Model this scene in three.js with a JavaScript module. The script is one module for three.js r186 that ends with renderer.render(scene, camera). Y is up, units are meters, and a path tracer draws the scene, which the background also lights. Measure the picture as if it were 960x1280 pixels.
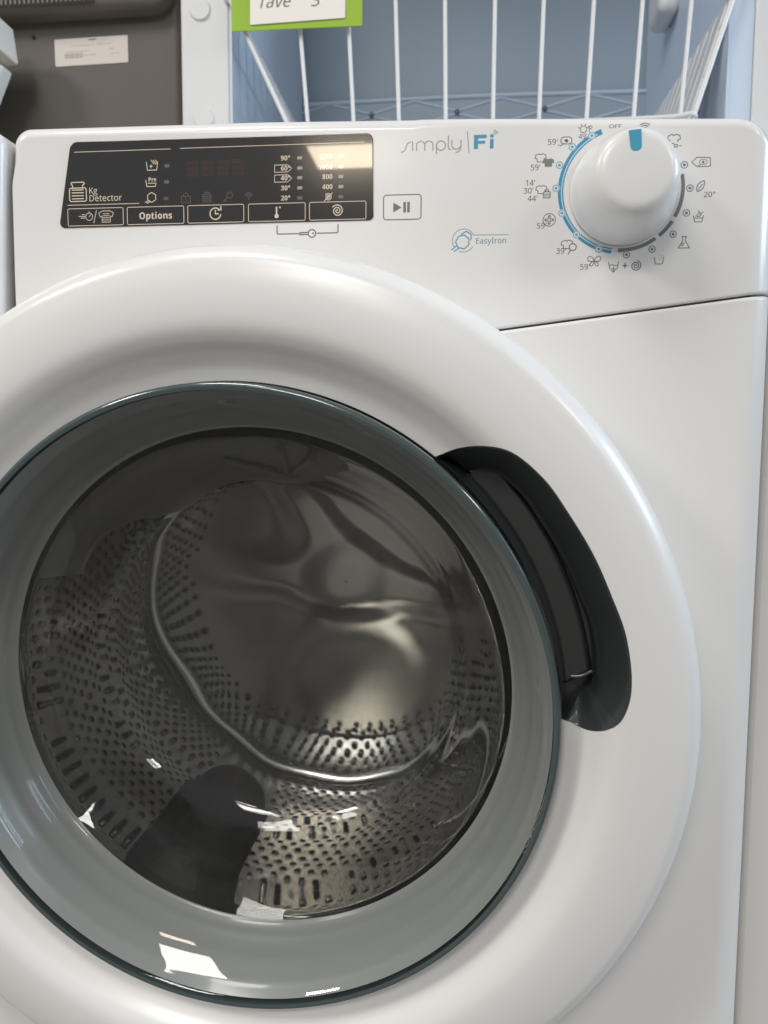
import * as THREE from 'three';
import { mergeGeometries } from 'three/addons/utils/BufferGeometryUtils.js';
import { RoundedBoxGeometry } from 'three/addons/geometries/RoundedBoxGeometry.js';
import { RectAreaLightUniformsLib } from 'three/addons/lights/RectAreaLightUniformsLib.js';
import { Brush, Evaluator, SUBTRACTION } from 'three-bvh-csg';

// ---------- camera, ambient light, lamps, exposure ----------
const R = THREE.MathUtils.degToRad, V2 = (x, y) => new THREE.Vector2(x, y), V3 = (x, y, z) => new THREE.Vector3(x, y, z);
const Y0 = 0.505;                                    // height of the porthole's centre above the floor
const scene = new THREE.Scene();
scene.background = new THREE.Color(0.245, 0.25, 0.26);   // even light of the shop around
const camera = new THREE.PerspectiveCamera(67.27, 3 / 4, 0.02, 60);
camera.position.set(0.1291, Y0 + 0.1489, 0.449);
camera.rotation.set(R(-4.976), R(5.945), R(0.352), 'YXZ');
camera.focus = 0.46; camera.userData.fStop = 12;
scene.add(camera);
const renderer = new THREE.WebGLRenderer({ antialias: true });
renderer.toneMapping = THREE.LinearToneMapping;
renderer.toneMappingExposure = 1.17;
renderer.shadowMap.enabled = true;
RectAreaLightUniformsLib.init();

const WARM = [1, 0.968, 0.925], COOL = [0.62, 0.8, 1];
const LAMPS = [   // x, y, z, width, depth, radiance, label, colour
  [-0.62, 2.6, 4.9, 0.62, 0.42, 14, 'short white ceiling light panel, farthest back from the washing machine', [1, 0.82, 0.58]],
  [-0.52, 2.6, 3.0, 0.78, 1.25, 15, 'largest white ceiling light panel, in front of the washing machine', WARM],
  [2.7, 2.6, 2.1, 0.62, 0.62, 22, 'square white ceiling light panel beside the shop window', WARM],
  [-2.2, 2.6, 1.5, 0.62, 0.62, 28, 'square white ceiling light panel high above to the left', WARM],
  [-0.7, 2.6, 0.95, 0.62, 0.62, 11, 'square white ceiling light panel right above the washing machine', WARM],
];
const WINDOW = { x: 3.4, y: 1.95, z: 0.15, w: 1.5, h: 1.0, radiance: 11 };

// ---------- helpers ----------
let seed = 7;
const rnd = () => { seed = (seed + 0x6d2b79f5) | 0; let t = Math.imul(seed ^ (seed >>> 15), 1 | seed); t = (t + Math.imul(t ^ (t >>> 7), 61 | t)) ^ t; return ((t ^ (t >>> 14)) >>> 0) / 4294967296; };
const taken = {};
function numbered(name) { const n = taken[name] = (taken[name] ?? -1) + 1; return n ? `${name}_${String(n).padStart(3, '0')}` : name; }
function tag(o, label, category, group, kind) {
  if (label) o.userData.label = label;
  if (category) o.userData.category = category;
  if (group) o.userData.group = group;
  if (kind) o.userData.kind = kind;
  return o;
}
function thing(name, label, category, pos = [0, 0, 0], group) {
  const o = new THREE.Group(); o.name = numbered(name); o.position.set(...pos); scene.add(o);
  return tag(o, label, category, group);
}
function part(name, geo, mat, parent) {
  const m = new THREE.Mesh(Array.isArray(geo) ? merge(geo) : geo, mat); m.name = parent === scene ? numbered(name) : name;
  m.castShadow = m.receiveShadow = true; parent.add(m); return m;
}
function sub(name, parent) { const g = new THREE.Group(); g.name = name; parent.add(g); return g; }
function merge(list) { return mergeGeometries(list.map((g) => { const n = g.index ? g.toNonIndexed() : g; if (!n.attributes.uv) n.setAttribute('uv', new THREE.BufferAttribute(new Float32Array(n.attributes.position.count * 2), 2)); for (const k of Object.keys(n.attributes)) if (!['position', 'normal', 'uv'].includes(k)) n.deleteAttribute(k); return n; })); }
function box(w, h, d, x, y, z, r = 0) { const g = r ? new RoundedBoxGeometry(w, h, d, 3, r) : new THREE.BoxGeometry(w, h, d); return g.translate(x, y, z); }
function rod(a, b, r, seg = 10) {
  const d = b.clone().sub(a), g = new THREE.CylinderGeometry(r, r, d.length(), seg, 1);
  g.applyQuaternion(new THREE.Quaternion().setFromUnitVectors(V3(0, 1, 0), d.clone().normalize()));
  return g.translate((a.x + b.x) / 2, (a.y + b.y) / 2, (a.z + b.z) / 2);
}
function tube(pts, r, n = 40, seg = 8, closed = false) { return new THREE.TubeGeometry(new THREE.CatmullRomCurve3(pts, closed), n, r, seg, closed); }
// corners [x, y, radius] -> dense outline with rounded corners (counter-clockwise)
function roundPoly(corners, n = 10, step = 0.012) {
  const out = [], N = corners.length;
  const arcs = corners.map(([x, y, r], i) => {
    const p = V2(x, y), a = V2(...corners[(i + N - 1) % N]), b = V2(...corners[(i + 1) % N]);
    const da = a.clone().sub(p).normalize(), db = b.clone().sub(p).normalize(), half = Math.acos(THREE.MathUtils.clamp(da.dot(db), -1, 1)) / 2;
    if (!r) return [p];
    const t = r / Math.tan(half), s = p.clone().addScaledVector(da, t), e = p.clone().addScaledVector(db, t);
    const c = p.clone().addScaledVector(da.clone().add(db).normalize(), r / Math.sin(half));
    const a0 = Math.atan2(s.y - c.y, s.x - c.x); let a1 = Math.atan2(e.y - c.y, e.x - c.x);
    while (a1 - a0 > Math.PI) a1 -= 2 * Math.PI; while (a1 - a0 < -Math.PI) a1 += 2 * Math.PI;
    return Array.from({ length: n + 1 }, (_, k) => V2(c.x + r * Math.cos(a0 + (a1 - a0) * k / n), c.y + r * Math.sin(a0 + (a1 - a0) * k / n)));
  });
  arcs.forEach((arc, i) => {
    out.push(...arc);
    const e = arc[arc.length - 1], s = arcs[(i + 1) % N][0], k = Math.floor(e.distanceTo(s) / step);
    for (let j = 1; j < k; j++) out.push(e.clone().lerp(s, j / k));
  });
  return out.filter((p, i) => p.distanceTo(out[(i + out.length - 1) % out.length]) > 1e-6);
}
function inward(pts) {
  return pts.map((p, i) => {
    const a = pts[(i + pts.length - 1) % pts.length], b = pts[(i + 1) % pts.length];
    const n1 = V2(-(p.y - a.y), p.x - a.x).normalize(), n2 = V2(-(b.y - p.y), b.x - p.x).normalize(), n = n1.clone().add(n2).normalize();
    return n.multiplyScalar(1 / Math.max(0.5, n.dot(n1)));
  });
}
// a plate seen from +z with rounded edges: outline pts, edge radius r (number or function of the point), front at zf, sides going back by depth; uv box
function plate(pts, r, zf, depth, uvBox, holes = [], K = 6, cuts = []) {
  const pos = [], nor = [], uv = [], idx = [], N = pts.length, inn = inward(pts), rad = pts.map((p) => (typeof r === 'function' ? r(p) : r));
  const U = uvBox ?? [0, 0, 1, 1], put = (x, y, z, nx, ny, nz) => { pos.push(x, y, z); nor.push(nx, ny, nz); uv.push((x - U[0]) / (U[2] - U[0]), (y - U[1]) / (U[3] - U[1])); };
  const rows = [];
  for (let k = -1; k <= K; k++) {
    const a = Math.max(0, k) / K * Math.PI / 2, row = [];
    for (let i = 0; i < N; i++) {
      const s = rad[i] * (1 - Math.cos(a)), z = k < 0 ? zf - depth : zf - rad[i] * (1 - Math.sin(a)), u = inn[i].clone().normalize();
      put(pts[i].x + inn[i].x * s, pts[i].y + inn[i].y * s, z, -u.x * Math.cos(a), -u.y * Math.cos(a), Math.sin(a)); row.push(pos.length / 3 - 1);
    }
    rows.push(row);
  }
  for (let k = 0; k + 1 < rows.length; k++) for (let i = 0; i < N; i++) { const j = (i + 1) % N; idx.push(rows[k][i], rows[k][j], rows[k + 1][j], rows[k][i], rows[k + 1][j], rows[k + 1][i]); }
  const top = pts.map((p, i) => V2(p.x + inn[i].x * rad[i], p.y + inn[i].y * rad[i]));
  const clip = (poly, x, sign) => { const out = []; poly.forEach((a, i) => { const b = poly[(i + 1) % poly.length], da = sign * (a.x - x), db = sign * (b.x - x); if (da >= 0) out.push(a); if (da * db < 0) out.push(a.clone().lerp(b, da / (da - db))); }); return out; };
  for (let k = 0; k <= cuts.length; k++) {            // the face, in strips where it will be bent
    let piece = top; if (k) piece = clip(piece, cuts[k - 1], 1); if (k < cuts.length) piece = clip(piece, cuts[k], -1);
    const inside = k ? [] : holes, all = [...piece, ...inside.flat()], base = pos.length / 3;
    for (const p of all) put(p.x, p.y, zf, 0, 0, 1);
    for (const f of THREE.ShapeUtils.triangulateShape(piece, inside)) idx.push(base + f[0], base + f[1], base + f[2]);
  }
  for (const h of holes) {                                     // walls of the holes
    const at = pos.length / 3;
    h.forEach((p, i) => { const a = h[(i + h.length - 1) % h.length], b = h[(i + 1) % h.length], n = V2(b.y - a.y, -(b.x - a.x)).normalize(); put(p.x, p.y, zf, n.x, n.y, 0); put(p.x, p.y, zf - depth, n.x, n.y, 0); });
    for (let i = 0; i < h.length; i++) { const j = (i + 1) % h.length; idx.push(at + 2 * i, at + 2 * j, at + 2 * j + 1, at + 2 * i, at + 2 * j + 1, at + 2 * i + 1); }
  }
  const g = new THREE.BufferGeometry();
  g.setAttribute('position', new THREE.Float32BufferAttribute(pos, 3)); g.setAttribute('normal', new THREE.Float32BufferAttribute(nor, 3)); g.setAttribute('uv', new THREE.Float32BufferAttribute(uv, 2)); g.setIndex(idx);
  return g;
}
// bends the right-hand margin of a plate back round a vertical edge of radius r that ends at xr
function bend(g, xr, r) {
  const p = g.attributes.position, n = g.attributes.normal;
  for (let i = 0; i < p.count; i++) {
    const d = (p.getX(i) - (xr - r)) / r; if (d <= 0) continue;
    const s = Math.min(0.999, d), c = Math.sqrt(1 - s * s), nx = n.getX(i), nz = n.getZ(i);
    p.setZ(i, p.getZ(i) - r * (1 - c)); n.setXYZ(i, nx * c + nz * s, n.getY(i), nz * c - nx * s);
  }
  return g;
}
// smooth open profile [[r, z], ...] spun round the z axis
function spin(profile, seg = 160, samples = 0, t0 = 0, t1 = Math.PI * 2) {
  let pts = profile.map(([r, z]) => V2(r, z));
  if (samples) pts = new THREE.SplineCurve(pts).getPoints(samples).map((p) => V2(Math.max(0, p.x), p.y));
  return new THREE.LatheGeometry(pts, seg, t0, t1).rotateX(Math.PI / 2).rotateZ(Math.PI / 2);
}
function mat(color, roughness, extra = {}) { return new THREE.MeshPhysicalMaterial({ color: new THREE.Color().setRGB(...color), roughness, side: THREE.DoubleSide, ...extra }); }
function canvasTexture(w, h, draw, srgb = true) {
  const c = document.createElement('canvas'); c.width = w; c.height = h;
  draw(c.getContext('2d'), w, h);
  const t = new THREE.CanvasTexture(c); if (srgb) t.colorSpace = THREE.SRGBColorSpace; t.anisotropy = 8;
  t.wrapS = t.wrapT = THREE.ClampToEdgeWrapping; t.minFilter = t.magFilter = THREE.LinearFilter; return t;
}
function noiseTexture(n, amount, cells) {    // tileable soft noise for roughness and fine relief
  const data = new Uint8Array(n * n * 4), grids = cells.map((c) => [c, Float32Array.from({ length: c * c }, rnd)]);
  for (let y = 0; y < n; y++) for (let x = 0; x < n; x++) {
    let v = 0;
    for (const [c, g] of grids) {
      const u = x / n * c, w = y / n * c, i = Math.floor(u), j = Math.floor(w), s = (t) => t * t * (3 - 2 * t), a = s(u - i), b = s(w - j), at = (p, q) => g[(q % c) * c + (p % c)];
      v += THREE.MathUtils.lerp(THREE.MathUtils.lerp(at(i, j), at(i + 1, j), a), THREE.MathUtils.lerp(at(i, j + 1), at(i + 1, j + 1), a), b) / cells.length;
    }
    const k = 255 * (1 - amount + amount * v); data.set([k, k, k, 255], (y * n + x) * 4);
  }
  const t = new THREE.DataTexture(data, n, n); t.wrapS = t.wrapT = THREE.RepeatWrapping; t.magFilter = t.minFilter = THREE.LinearFilter; t.needsUpdate = true; return t;
}

// ---------- materials ----------
const smudge = noiseTexture(256, 0.35, [5, 11, 29]);
const M = {
  white: mat([0.80, 0.793, 0.78], 0.26, { clearcoat: 0.3, clearcoatRoughness: 0.12 }),
  enamel: mat([0.79, 0.78, 0.76], 0.34),
  ring: mat([0.80, 0.793, 0.78], 0.34, { clearcoat: 0.35, clearcoatRoughness: 0.2 }),
  seam: mat([0.10, 0.10, 0.11], 0.8),
  smoke: mat([0.275, 0.285, 0.275], 0.3, { clearcoat: 0.6, clearcoatRoughness: 0.08 }),
  cover: mat([0.92, 0.93, 0.925], 0, { transmission: 1, thickness: 0, ior: 1.5 }),
  teal: mat([0.055, 0.08, 0.083], 0.15, { clearcoat: 1, clearcoatRoughness: 0.05 }),
  recess: mat([0.032, 0.037, 0.037], 0.3, { clearcoat: 1, clearcoatRoughness: 0.07 }),
  recessFloor: mat([0.026, 0.029, 0.029], 0.35, { clearcoat: 1, clearcoatRoughness: 0.1 }),
  glass: mat([0.95, 0.96, 0.95], 0, { transmission: 1, thickness: 0.005, ior: 1.5 }),
  rubber: mat([0.17, 0.165, 0.155], 0.5),
  back: mat([0.64, 0.595, 0.535], 0.27, { metalness: 1 }),
  steel: mat([0.585, 0.578, 0.56], 0.26, { metalness: 1, roughnessMap: smudge }),
  flap: mat([0.42, 0.40, 0.37], 0.5),
  lifter: mat([0.07, 0.07, 0.068], 0.5),
  hole: mat([0.006, 0.006, 0.006], 0.9),
  tub: mat([0.02, 0.02, 0.02], 0.9),
  blue: mat([0.06, 0.36, 0.52], 0.35),
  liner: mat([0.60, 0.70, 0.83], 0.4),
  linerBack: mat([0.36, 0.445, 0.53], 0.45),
  boss: mat([0.12, 0.15, 0.2], 0.5),
  post: mat([0.72, 0.73, 0.73], 0.4),
  wire: mat([0.8, 0.8, 0.8], 0.35),
  green: mat([0.33, 0.52, 0.045], 0.7),
  brown: mat([0.10, 0.087, 0.074], 0.55),
  bulge: mat([0.17, 0.15, 0.125], 0.5),
  cream: mat([0.80, 0.765, 0.69], 0.35),
  creamGrey: mat([0.78, 0.77, 0.74], 0.4),
};

const wornNoise = noiseTexture(256, 0.16, [3, 7, 17]);
const worn = (u, v) => { const t = wornNoise.clone(); t.repeat.set(u, v); t.needsUpdate = true; return t; };
M.white.roughnessMap = M.enamel.roughnessMap = M.cream.roughnessMap = M.creamGrey.roughnessMap = worn(5, 5);
M.ring.roughnessMap = worn(5, 1);
for (const k of ['white', 'enamel', 'ring']) M[k].roughness *= 1.08;

// ---------- setting ----------
{
  const floorTex = noiseTexture(512, 0.5, [7, 31, 128]); floorTex.repeat.set(6, 6);
  const f = part('floor', new THREE.PlaneGeometry(14, 14).rotateX(-Math.PI / 2), mat([0.17, 0.16, 0.15], 0.45, { map: floorTex }), scene); tag(f, null, null, null, 'structure');
}

// ---------- washing machine ----------
const machine = thing('washing_machine', 'white front loading washing machine with large dark porthole, black display and round dial', 'washing machine');
const body = new THREE.Group(); // only to share the height offset of the geometry below
const lift = (g) => g.translate(0, Y0, 0);

// cabinet behind the front
part('cabinet', [box(0.004, 0.81, 0.5, -0.294, 0.415, -0.27), box(0.004, 0.81, 0.5, 0.292, 0.415, -0.27), box(0.58, 0.81, 0.004, 0, 0.415, -0.52), box(0.58, 0.02, 0.5, 0, 0.02, -0.27)], M.enamel, machine);
part('worktop', box(0.588, 0.018, 0.48, 0, 0.825, -0.275, 0.006), M.white, machine);
part('foot', box(0.05, 0.012, 0.05, -0.25, 0.006, -0.08), M.rubber, machine); part('foot', box(0.05, 0.012, 0.05, 0.25, 0.006, -0.08), M.rubber, machine);
part('foot', box(0.05, 0.012, 0.05, -0.25, 0.006, -0.45), M.rubber, machine); part('foot', box(0.05, 0.012, 0.05, 0.25, 0.006, -0.45), M.rubber, machine);

// lower front sheet with the porthole opening
const slope = (0.2327 - 0.2146) / (0.2906 - 0.148), seamY = (x) => 0.2146 + (x - 0.148) * slope;
const CUTS = [0.0, 0.12, 0.25, 0.38, 0.5, 0.61, 0.71, 0.8, 0.88, 0.94].map((d) => 0.2805 + d * 0.018);
{
  const g = 0.0005;
  const out = roundPoly([[-0.2985, -0.493, 0.004], [0.2985, -0.493, 0.002], [0.2985, seamY(0.2985) - g, 0.0015], [0.1435, seamY(0.1435) - g, 0.006], [0.1335, 0.19, 0], [-0.2985, 0.19, 0]], 8, 0.004);
  const hole = Array.from({ length: 120 }, (_, i) => V2(0.178 * Math.cos(i / 120 * 2 * Math.PI), 0.178 * Math.sin(i / 120 * 2 * Math.PI)));
  part('front_panel', lift(bend(plate(out, (p) => (p.y > 0.2 ? 0.0022 : 0.0012), 0, 0.035, null, [hole], 6, CUTS), 0.2985, 0.018)), M.enamel, machine);
  part('seam_backing', box(0.15, 0.008, 0.004, 0, 0, 0).rotateZ(Math.atan(slope)).translate(0.212, Y0 + seamY(0.212), -0.009), M.seam, machine);
  part('seam_backing', box(0.012, 0.14, 0.004, -0.1475, Y0 + 0.255, -0.012), M.seam, machine);
}
// control panel with its print
const FB = [-0.15, 0.185, 0.302, 0.342];    // print area, metres
const INK = '#6d6a68', BLUE = '#4da3cf';
const panelPrint = canvasTexture(2034, 706, (c, W, H) => {
  c.fillStyle = '#ffffff'; c.fillRect(0, 0, W, H);
  const s = W / ((FB[2] - FB[0]) * 1000);
  c.setTransform(s, 0, 0, -s, -FB[0] * 1000 * s, FB[3] * 1000 * s);       // millimetres, y up
  c.lineCap = 'round'; c.lineJoin = 'round';
  const pen = (w = 0.45, col = INK) => { c.lineWidth = w; c.strokeStyle = col; c.fillStyle = col; };
  const path = (pts, close, fill) => { c.beginPath(); pts.forEach(([x, y], i) => (i ? c.lineTo(x, y) : c.moveTo(x, y))); if (close) c.closePath(); fill ? c.fill() : c.stroke(); };
  const circ = (x, y, r, fill, a0 = 0, a1 = 7) => { c.beginPath(); c.arc(x, y, r, a0, Math.min(a1, a0 + 2 * Math.PI)); fill ? c.fill() : c.stroke(); };
  const text = (t, x, y, h, col = INK, font = 'sans-serif', w = 1) => { c.save(); c.translate(x, y); c.scale(w, -1); c.fillStyle = col; c.font = `${h}px ${font}`; c.textAlign = 'center'; c.textBaseline = 'middle'; c.fillText(t, 0, 0); c.restore(); };
  const at = (x, y, k, f) => { c.save(); c.translate(x, y); c.scale(k, k); f(); c.restore(); };
  // key bracket below the display
  pen(0.55, '#5d5a58');
  path([[19.1, 274.8], [19.1, 270.8], [19.6, 270.2], [31.5, 270.2]]); path([[42.6, 270.2], [54.3, 270.2], [54.8, 270.8], [54.8, 274.8]]);
  circ(39.6, 270.2, 2.2); circ(40.3, 270.2, 0.5, true); path([[37.4, 270.8], [32.6, 270.8], [32.1, 270.1], [32.8, 269.5], [33.5, 270], [34.2, 269.4], [35, 270], [35.8, 269.5], [37.4, 269.7]]);
  // start button
  pen(0.55, '#6a6663');
  c.beginPath(); c.roundRect(81, 276.7, 21.4, 13.7, 1.8); c.stroke();
  pen(0.3, '#7a7672'); path([[86.6, 286.2], [86.6, 280.7], [91.3, 283.4]], true, true); c.fillRect(92.3, 280.6, 1.5, 5.8); c.fillRect(94.5, 280.6, 1.5, 5.8);
  // the word in thin rounded strokes
  pen(0.62, '#a8a19c');
  c.beginPath(); c.moveTo(90.9, 313.6); c.quadraticCurveTo(93.2, 314, 93.6, 316.2); c.quadraticCurveTo(94, 318.8, 96.2, 318.9); c.stroke();
  path([[97.3, 319.2], [97.3, 314.3]]);
  const arch = (x, w) => { c.beginPath(); c.moveTo(x, 314.3); c.lineTo(x, 317); c.bezierCurveTo(x, 319.9, x + w, 319.9, x + w, 317); c.lineTo(x + w, 314.3); c.stroke(); };
  arch(99.5, 4.6); arch(104.1, 4.6);
  circ(113.2, 316.5, 2.5); path([[110.7, 317], [110.7, 312.3]]);
  c.beginPath(); c.moveTo(117.3, 321.6); c.lineTo(117.3, 316); c.quadraticCurveTo(117.3, 314.2, 118.8, 314.2); c.stroke();
  c.beginPath(); c.moveTo(119.3, 319.1); c.lineTo(119.3, 316.8); c.bezierCurveTo(119.3, 313.4, 124.4, 313.4, 124.4, 316.8); c.lineTo(124.4, 319.1); c.moveTo(124.4, 316.8); c.quadraticCurveTo(124.5, 312.6, 121.7, 312.6); c.stroke();
  pen(0.4, '#8a8f8e'); path([[127.9, 323.6], [128.9, 312.2]]);
  pen(0.2, '#52a5cc'); c.fillRect(131.6, 314, 2.3, 7.6); c.fillRect(131.6, 319.7, 7, 1.9); c.fillRect(131.6, 316.8, 6.2, 1.6); c.fillRect(140.5, 314, 2, 5.2); circ(141.5, 320.8, 1.05, true);
  pen(0.4, '#79b6cf'); for (const r of [1.6, 2.4, 3.2]) circ(142, 320.8, r, false, 0.45, 1.35);
  // iron symbol and word
  pen(0.38, '#8aa0a6'); circ(126.6, 264.4, 6.3, false, 0.55, 3.7); circ(126.6, 264.4, 6.3, false, 4.3, 5.7); path([[132, 267.3], [151.6, 267.1]]);
  pen(0.6, '#5a9cc0');
  const puff = (x, y, r, n, a0, a1) => { c.beginPath(); for (let k = 0; k <= 80; k++) { const a = a0 + (a1 - a0) * k / 80, q = r * (1 + 0.13 * Math.abs(Math.sin(a * n / 2))); c.lineTo(x + q * Math.cos(a), y + q * Math.sin(a)); } c.stroke(); };
  puff(126.1, 263.6, 3.4, 7, 0, 6.29); puff(128, 266.2, 2.7, 6, -0.5, 2.6);
  path([[122.5, 261.4], [120, 259.4]]); path([[123.9, 260.1], [121.4, 258.6]]);
  text('EasyIron', 142, 264, 4.6, '#7d979f', 'sans-serif', 0.98);
  // dial ring: C is its centre
  const C = [213, 290];
  const A = (p) => Math.atan2(p[1] - C[1], p[0] - C[0]);
  pen(3.0, BLUE); c.lineCap = 'butt';
  c.beginPath(); c.arc(C[0], C[1], 33.2, A([201.5, 320.5]), A([208.5, 257.5]) + 2 * Math.PI); c.stroke();
  pen(0.55, '#f1f5f7'); c.beginPath(); c.arc(C[0], C[1], 32.7, A([199, 320]), A([208.5, 257.5]) + 2 * Math.PI); c.stroke();
  pen(2.0, '#85898c');
  for (const [a, b] of [[[211.9, 257.6], [233.0, 261.7]], [[235.2, 263.0], [243.2, 270.8]], [[244.2, 273.4], [245.9, 297.5]]]) { c.beginPath(); c.arc(C[0], C[1], 32.6, A(a) < -Math.PI / 2 ? A(a) : A(a), A(b)); c.stroke(); }
  c.lineCap = 'round';
  const dots = [[196, 319.1], [185.6, 313.5], [178.9, 303.9], [177.3, 291.6], [180.9, 278.1], [189.2, 266.3], [201.5, 258.2], [216.6, 254.9], [230.3, 257.6], [241.2, 265.4], [247.9, 276.6], [249.2, 289.7], [245.8, 302.1]];
  dots.forEach(([x, y], i) => { pen(0.4, '#ffffff'); circ(x, y, 2.2, true); pen(0.45, i < 7 ? '#6fb0d2' : '#7a7c80'); circ(x, y, 1.75); circ(x, y, 0.75, true); });
  pen();
  const shirt = (f) => path([[-1.1, 2.2], [-2.9, 1.4], [-3.2, -0.4], [-2, -0.6], [-1.9, -2.4], [2, -2.4], [2, -0.6], [3.2, -0.3], [2.9, 1.5], [1.1, 2.2], [0, 1.6]], true, f);
  const cotton = () => { c.beginPath(); for (let k = 0; k <= 60; k++) { const a = k / 60 * 2 * Math.PI, q = 1 + 0.16 * Math.abs(Math.sin(a * 2)); c.lineTo(2.7 * q * Math.cos(a), 1.7 * q * Math.sin(a)); } c.stroke(); path([[-1.2, -1.4], [-2.9, -2.6], [-4, -2.2]]); path([[-1.2, 0.1], [0.2, 0.9], [1.1, -0.4], [0.1, -1.2]], true, true); };
  const tubIcon = () => { path([[-2.5, 1.6], [-1.9, -2], [1.9, -2], [2.5, 1.6]]); };
  pen(0.4);
  at(191.4, 322.6, 0.9, () => { circ(0, 0, 2); for (const a of [0.4, 1.2, 2, 2.8]) path([[2.5 * Math.cos(a), 2.5 * Math.sin(a)], [3.3 * Math.cos(a), 3.3 * Math.sin(a)]]); path([[3.2, 1.9], [3.6, -1.6]]); circ(4.2, 1.1, 0.9); }); text("49'", 191.2, 318.6, 3.6);
  at(182.3, 317, 1.05, cotton); text("59'", 174.9, 316.3, 4.4);
  at(168.5, 308.3, 0.95, () => shirt()); pen(0.4, '#8f908c'); at(172.8, 305.6, 1.0, () => shirt(true)); pen(0.4); text("59'", 165.8, 303, 4.3);
  text("14'", 163.2, 294.9, 4.3); text("30'", 162.3, 290.6, 4.3); text("44'", 164.7, 286.3, 4.3);
  at(169.3, 291.2, 0.95, () => shirt()); c.fillStyle = '#ffffff'; c.fillRect(170.4, 286.5, 4, 3.6); c.strokeRect(170.6, 286.6, 3.6, 3.2); c.strokeRect(171.5, 289.9, 1.8, 1); path([[170.8, 288.6], [174, 288.6]]); path([[170.8, 287.6], [174, 287.6]]);
  circ(174, 274.6, 3.4); pen(1.5); path([[172.2, 274.6], [175.8, 274.6]]); path([[174, 272.8], [174, 276.4]]); pen(0.6, '#fff'); path([[172.4, 274.6], [175.6, 274.6]]); path([[174, 273], [174, 276.2]]); pen(0.4); text("59'", 169.9, 271.6, 4.3);
  at(184.1, 261.2, 1.0, () => shirt()); pen(0.5, INK); c.fillStyle = '#fff'; c.beginPath(); c.arc(187.3, 259.6, 1.9, 0, 7); c.fill(); c.stroke(); path([[186.2, 258.1], [184.9, 255.9]]); pen(0.4); text("39'", 181, 257.4, 4.3);
  at(199.2, 251.8, 1, () => { for (const q of [1, -1]) { c.beginPath(); c.moveTo(0, 0); c.bezierCurveTo(q * 1, 3.4, q * 4.2, 3.2, q * 3.4, 0.6); c.bezierCurveTo(q * 3.2, -0.4, q * 1.2, -0.4, 0, 0); c.bezierCurveTo(q * 2, -0.6, q * 3, -2.4, q * 1.6, -2.8); c.bezierCurveTo(q * 0.8, -2.8, q * 0.3, -1.5, 0, 0); c.stroke(); } }); text("59'", 194.2, 248.6, 4.3);
  at(209.8, 248.9, 1, () => { path([[-2.7, 2.2], [-2, -1.6], [2, -1.6], [2.7, 2.2]]); path([[-2.3, 0.3], [-0.9, 0.8], [0.6, 0.1], [2.3, 0.6]]); path([[0, -0.4], [0, -3.2]]); path([[-1, -2.2], [0, -3.3], [1, -2.2]]); });
  pen(0.6); path([[214.8, 249], [217.2, 249]]); path([[216, 247.8], [216, 250.2]]); pen(0.5);
  const spiral = (x, y, r) => { c.beginPath(); for (let k = 0; k <= 90; k++) { const a = k / 90 * 4.4 * Math.PI, q = r * (0.12 + 0.88 * k / 90); c.lineTo(x + q * Math.cos(a), y + q * Math.sin(a)); } c.stroke(); };
  spiral(221.8, 248.8, 2.9);
  pen(0.4); at(234.2, 251.6, 1, () => { tubIcon(); pen(0.4); for (let k = 0; k < 9; k++) circ(-0.2 + (k % 3) * 0.7 + Math.floor(k / 3) * 0.35, 0.3 + Math.floor(k / 3) * 1.0, 0.18, true); });
  at(247.2, 260.8, 1, () => { path([[-0.8, 3.2], [-0.8, 0.8], [-3, -2.9], [3, -2.9], [0.8, 0.8], [0.8, 3.2]]); path([[-1.3, 3.2], [1.3, 3.2]]); path([[-1.2, -0.6], [0.2, -0.4]]); path([[-1.6, -1.5], [-0.3, -1.3]]); });
  at(254.3, 274.3, 1, () => { path([[-2.6, 0.6], [-1.9, -2.6], [1.9, -2.6], [2.6, 0.6]]); path([[-2, -0.6], [2, -0.6]]); path([[-1.4, 0.3], [0.4, 2.2], [1.2, 1.2], [2.3, 2.6]]); path([[-0.6, 0.2], [1.4, 0.6]]); path([[-0.2, 3.2], [0.8, 2.3]]); });
  at(255, 290.3, 1.05, () => { c.beginPath(); c.moveTo(-1.7, -2.3); c.bezierCurveTo(-3, 0.6, -0.6, 2.6, 1.6, 3); c.bezierCurveTo(2, 0.6, 1.2, -2.2, -1.7, -2.3); c.moveTo(-1.2, -1.4); c.lineTo(0.7, 1.3); c.stroke(); }); text('20°', 259.8, 286.2, 4.2);
  at(254.6, 303.3, 1, () => { path([[-5, 0], [-2.4, 2.5], [4.6, 2.2], [5, -2.3], [-2, -2.4]], true); c.save(); c.scale(0.7, 0.7); c.translate(1.6, 0); cotton(); c.restore(); });
  at(239.8, 316, 1.05, () => { shirt(); }); c.fillStyle = '#fff'; c.fillRect(240, 311.4, 4.2, 2.8); pen(0.4); c.strokeRect(240.2, 311.6, 1.5, 1.3); path([[242.8, 312.2], [243.8, 312.2]]);
  text('OFF', 208.4, 324.2, 3.0, INK, 'sans-serif', 1.35);
  pen(0.55, '#7d7a77'); for (const r of [1.1, 2.3, 3.5]) circ(224.2, 321.4, r, false, 0.75, 2.4); circ(224.2, 321.4, 0.45, true);
});
M.panel = mat([0.80, 0.793, 0.78], 0.26, { map: panelPrint, clearcoat: 0.3, clearcoatRoughness: 0.12 });
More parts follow.
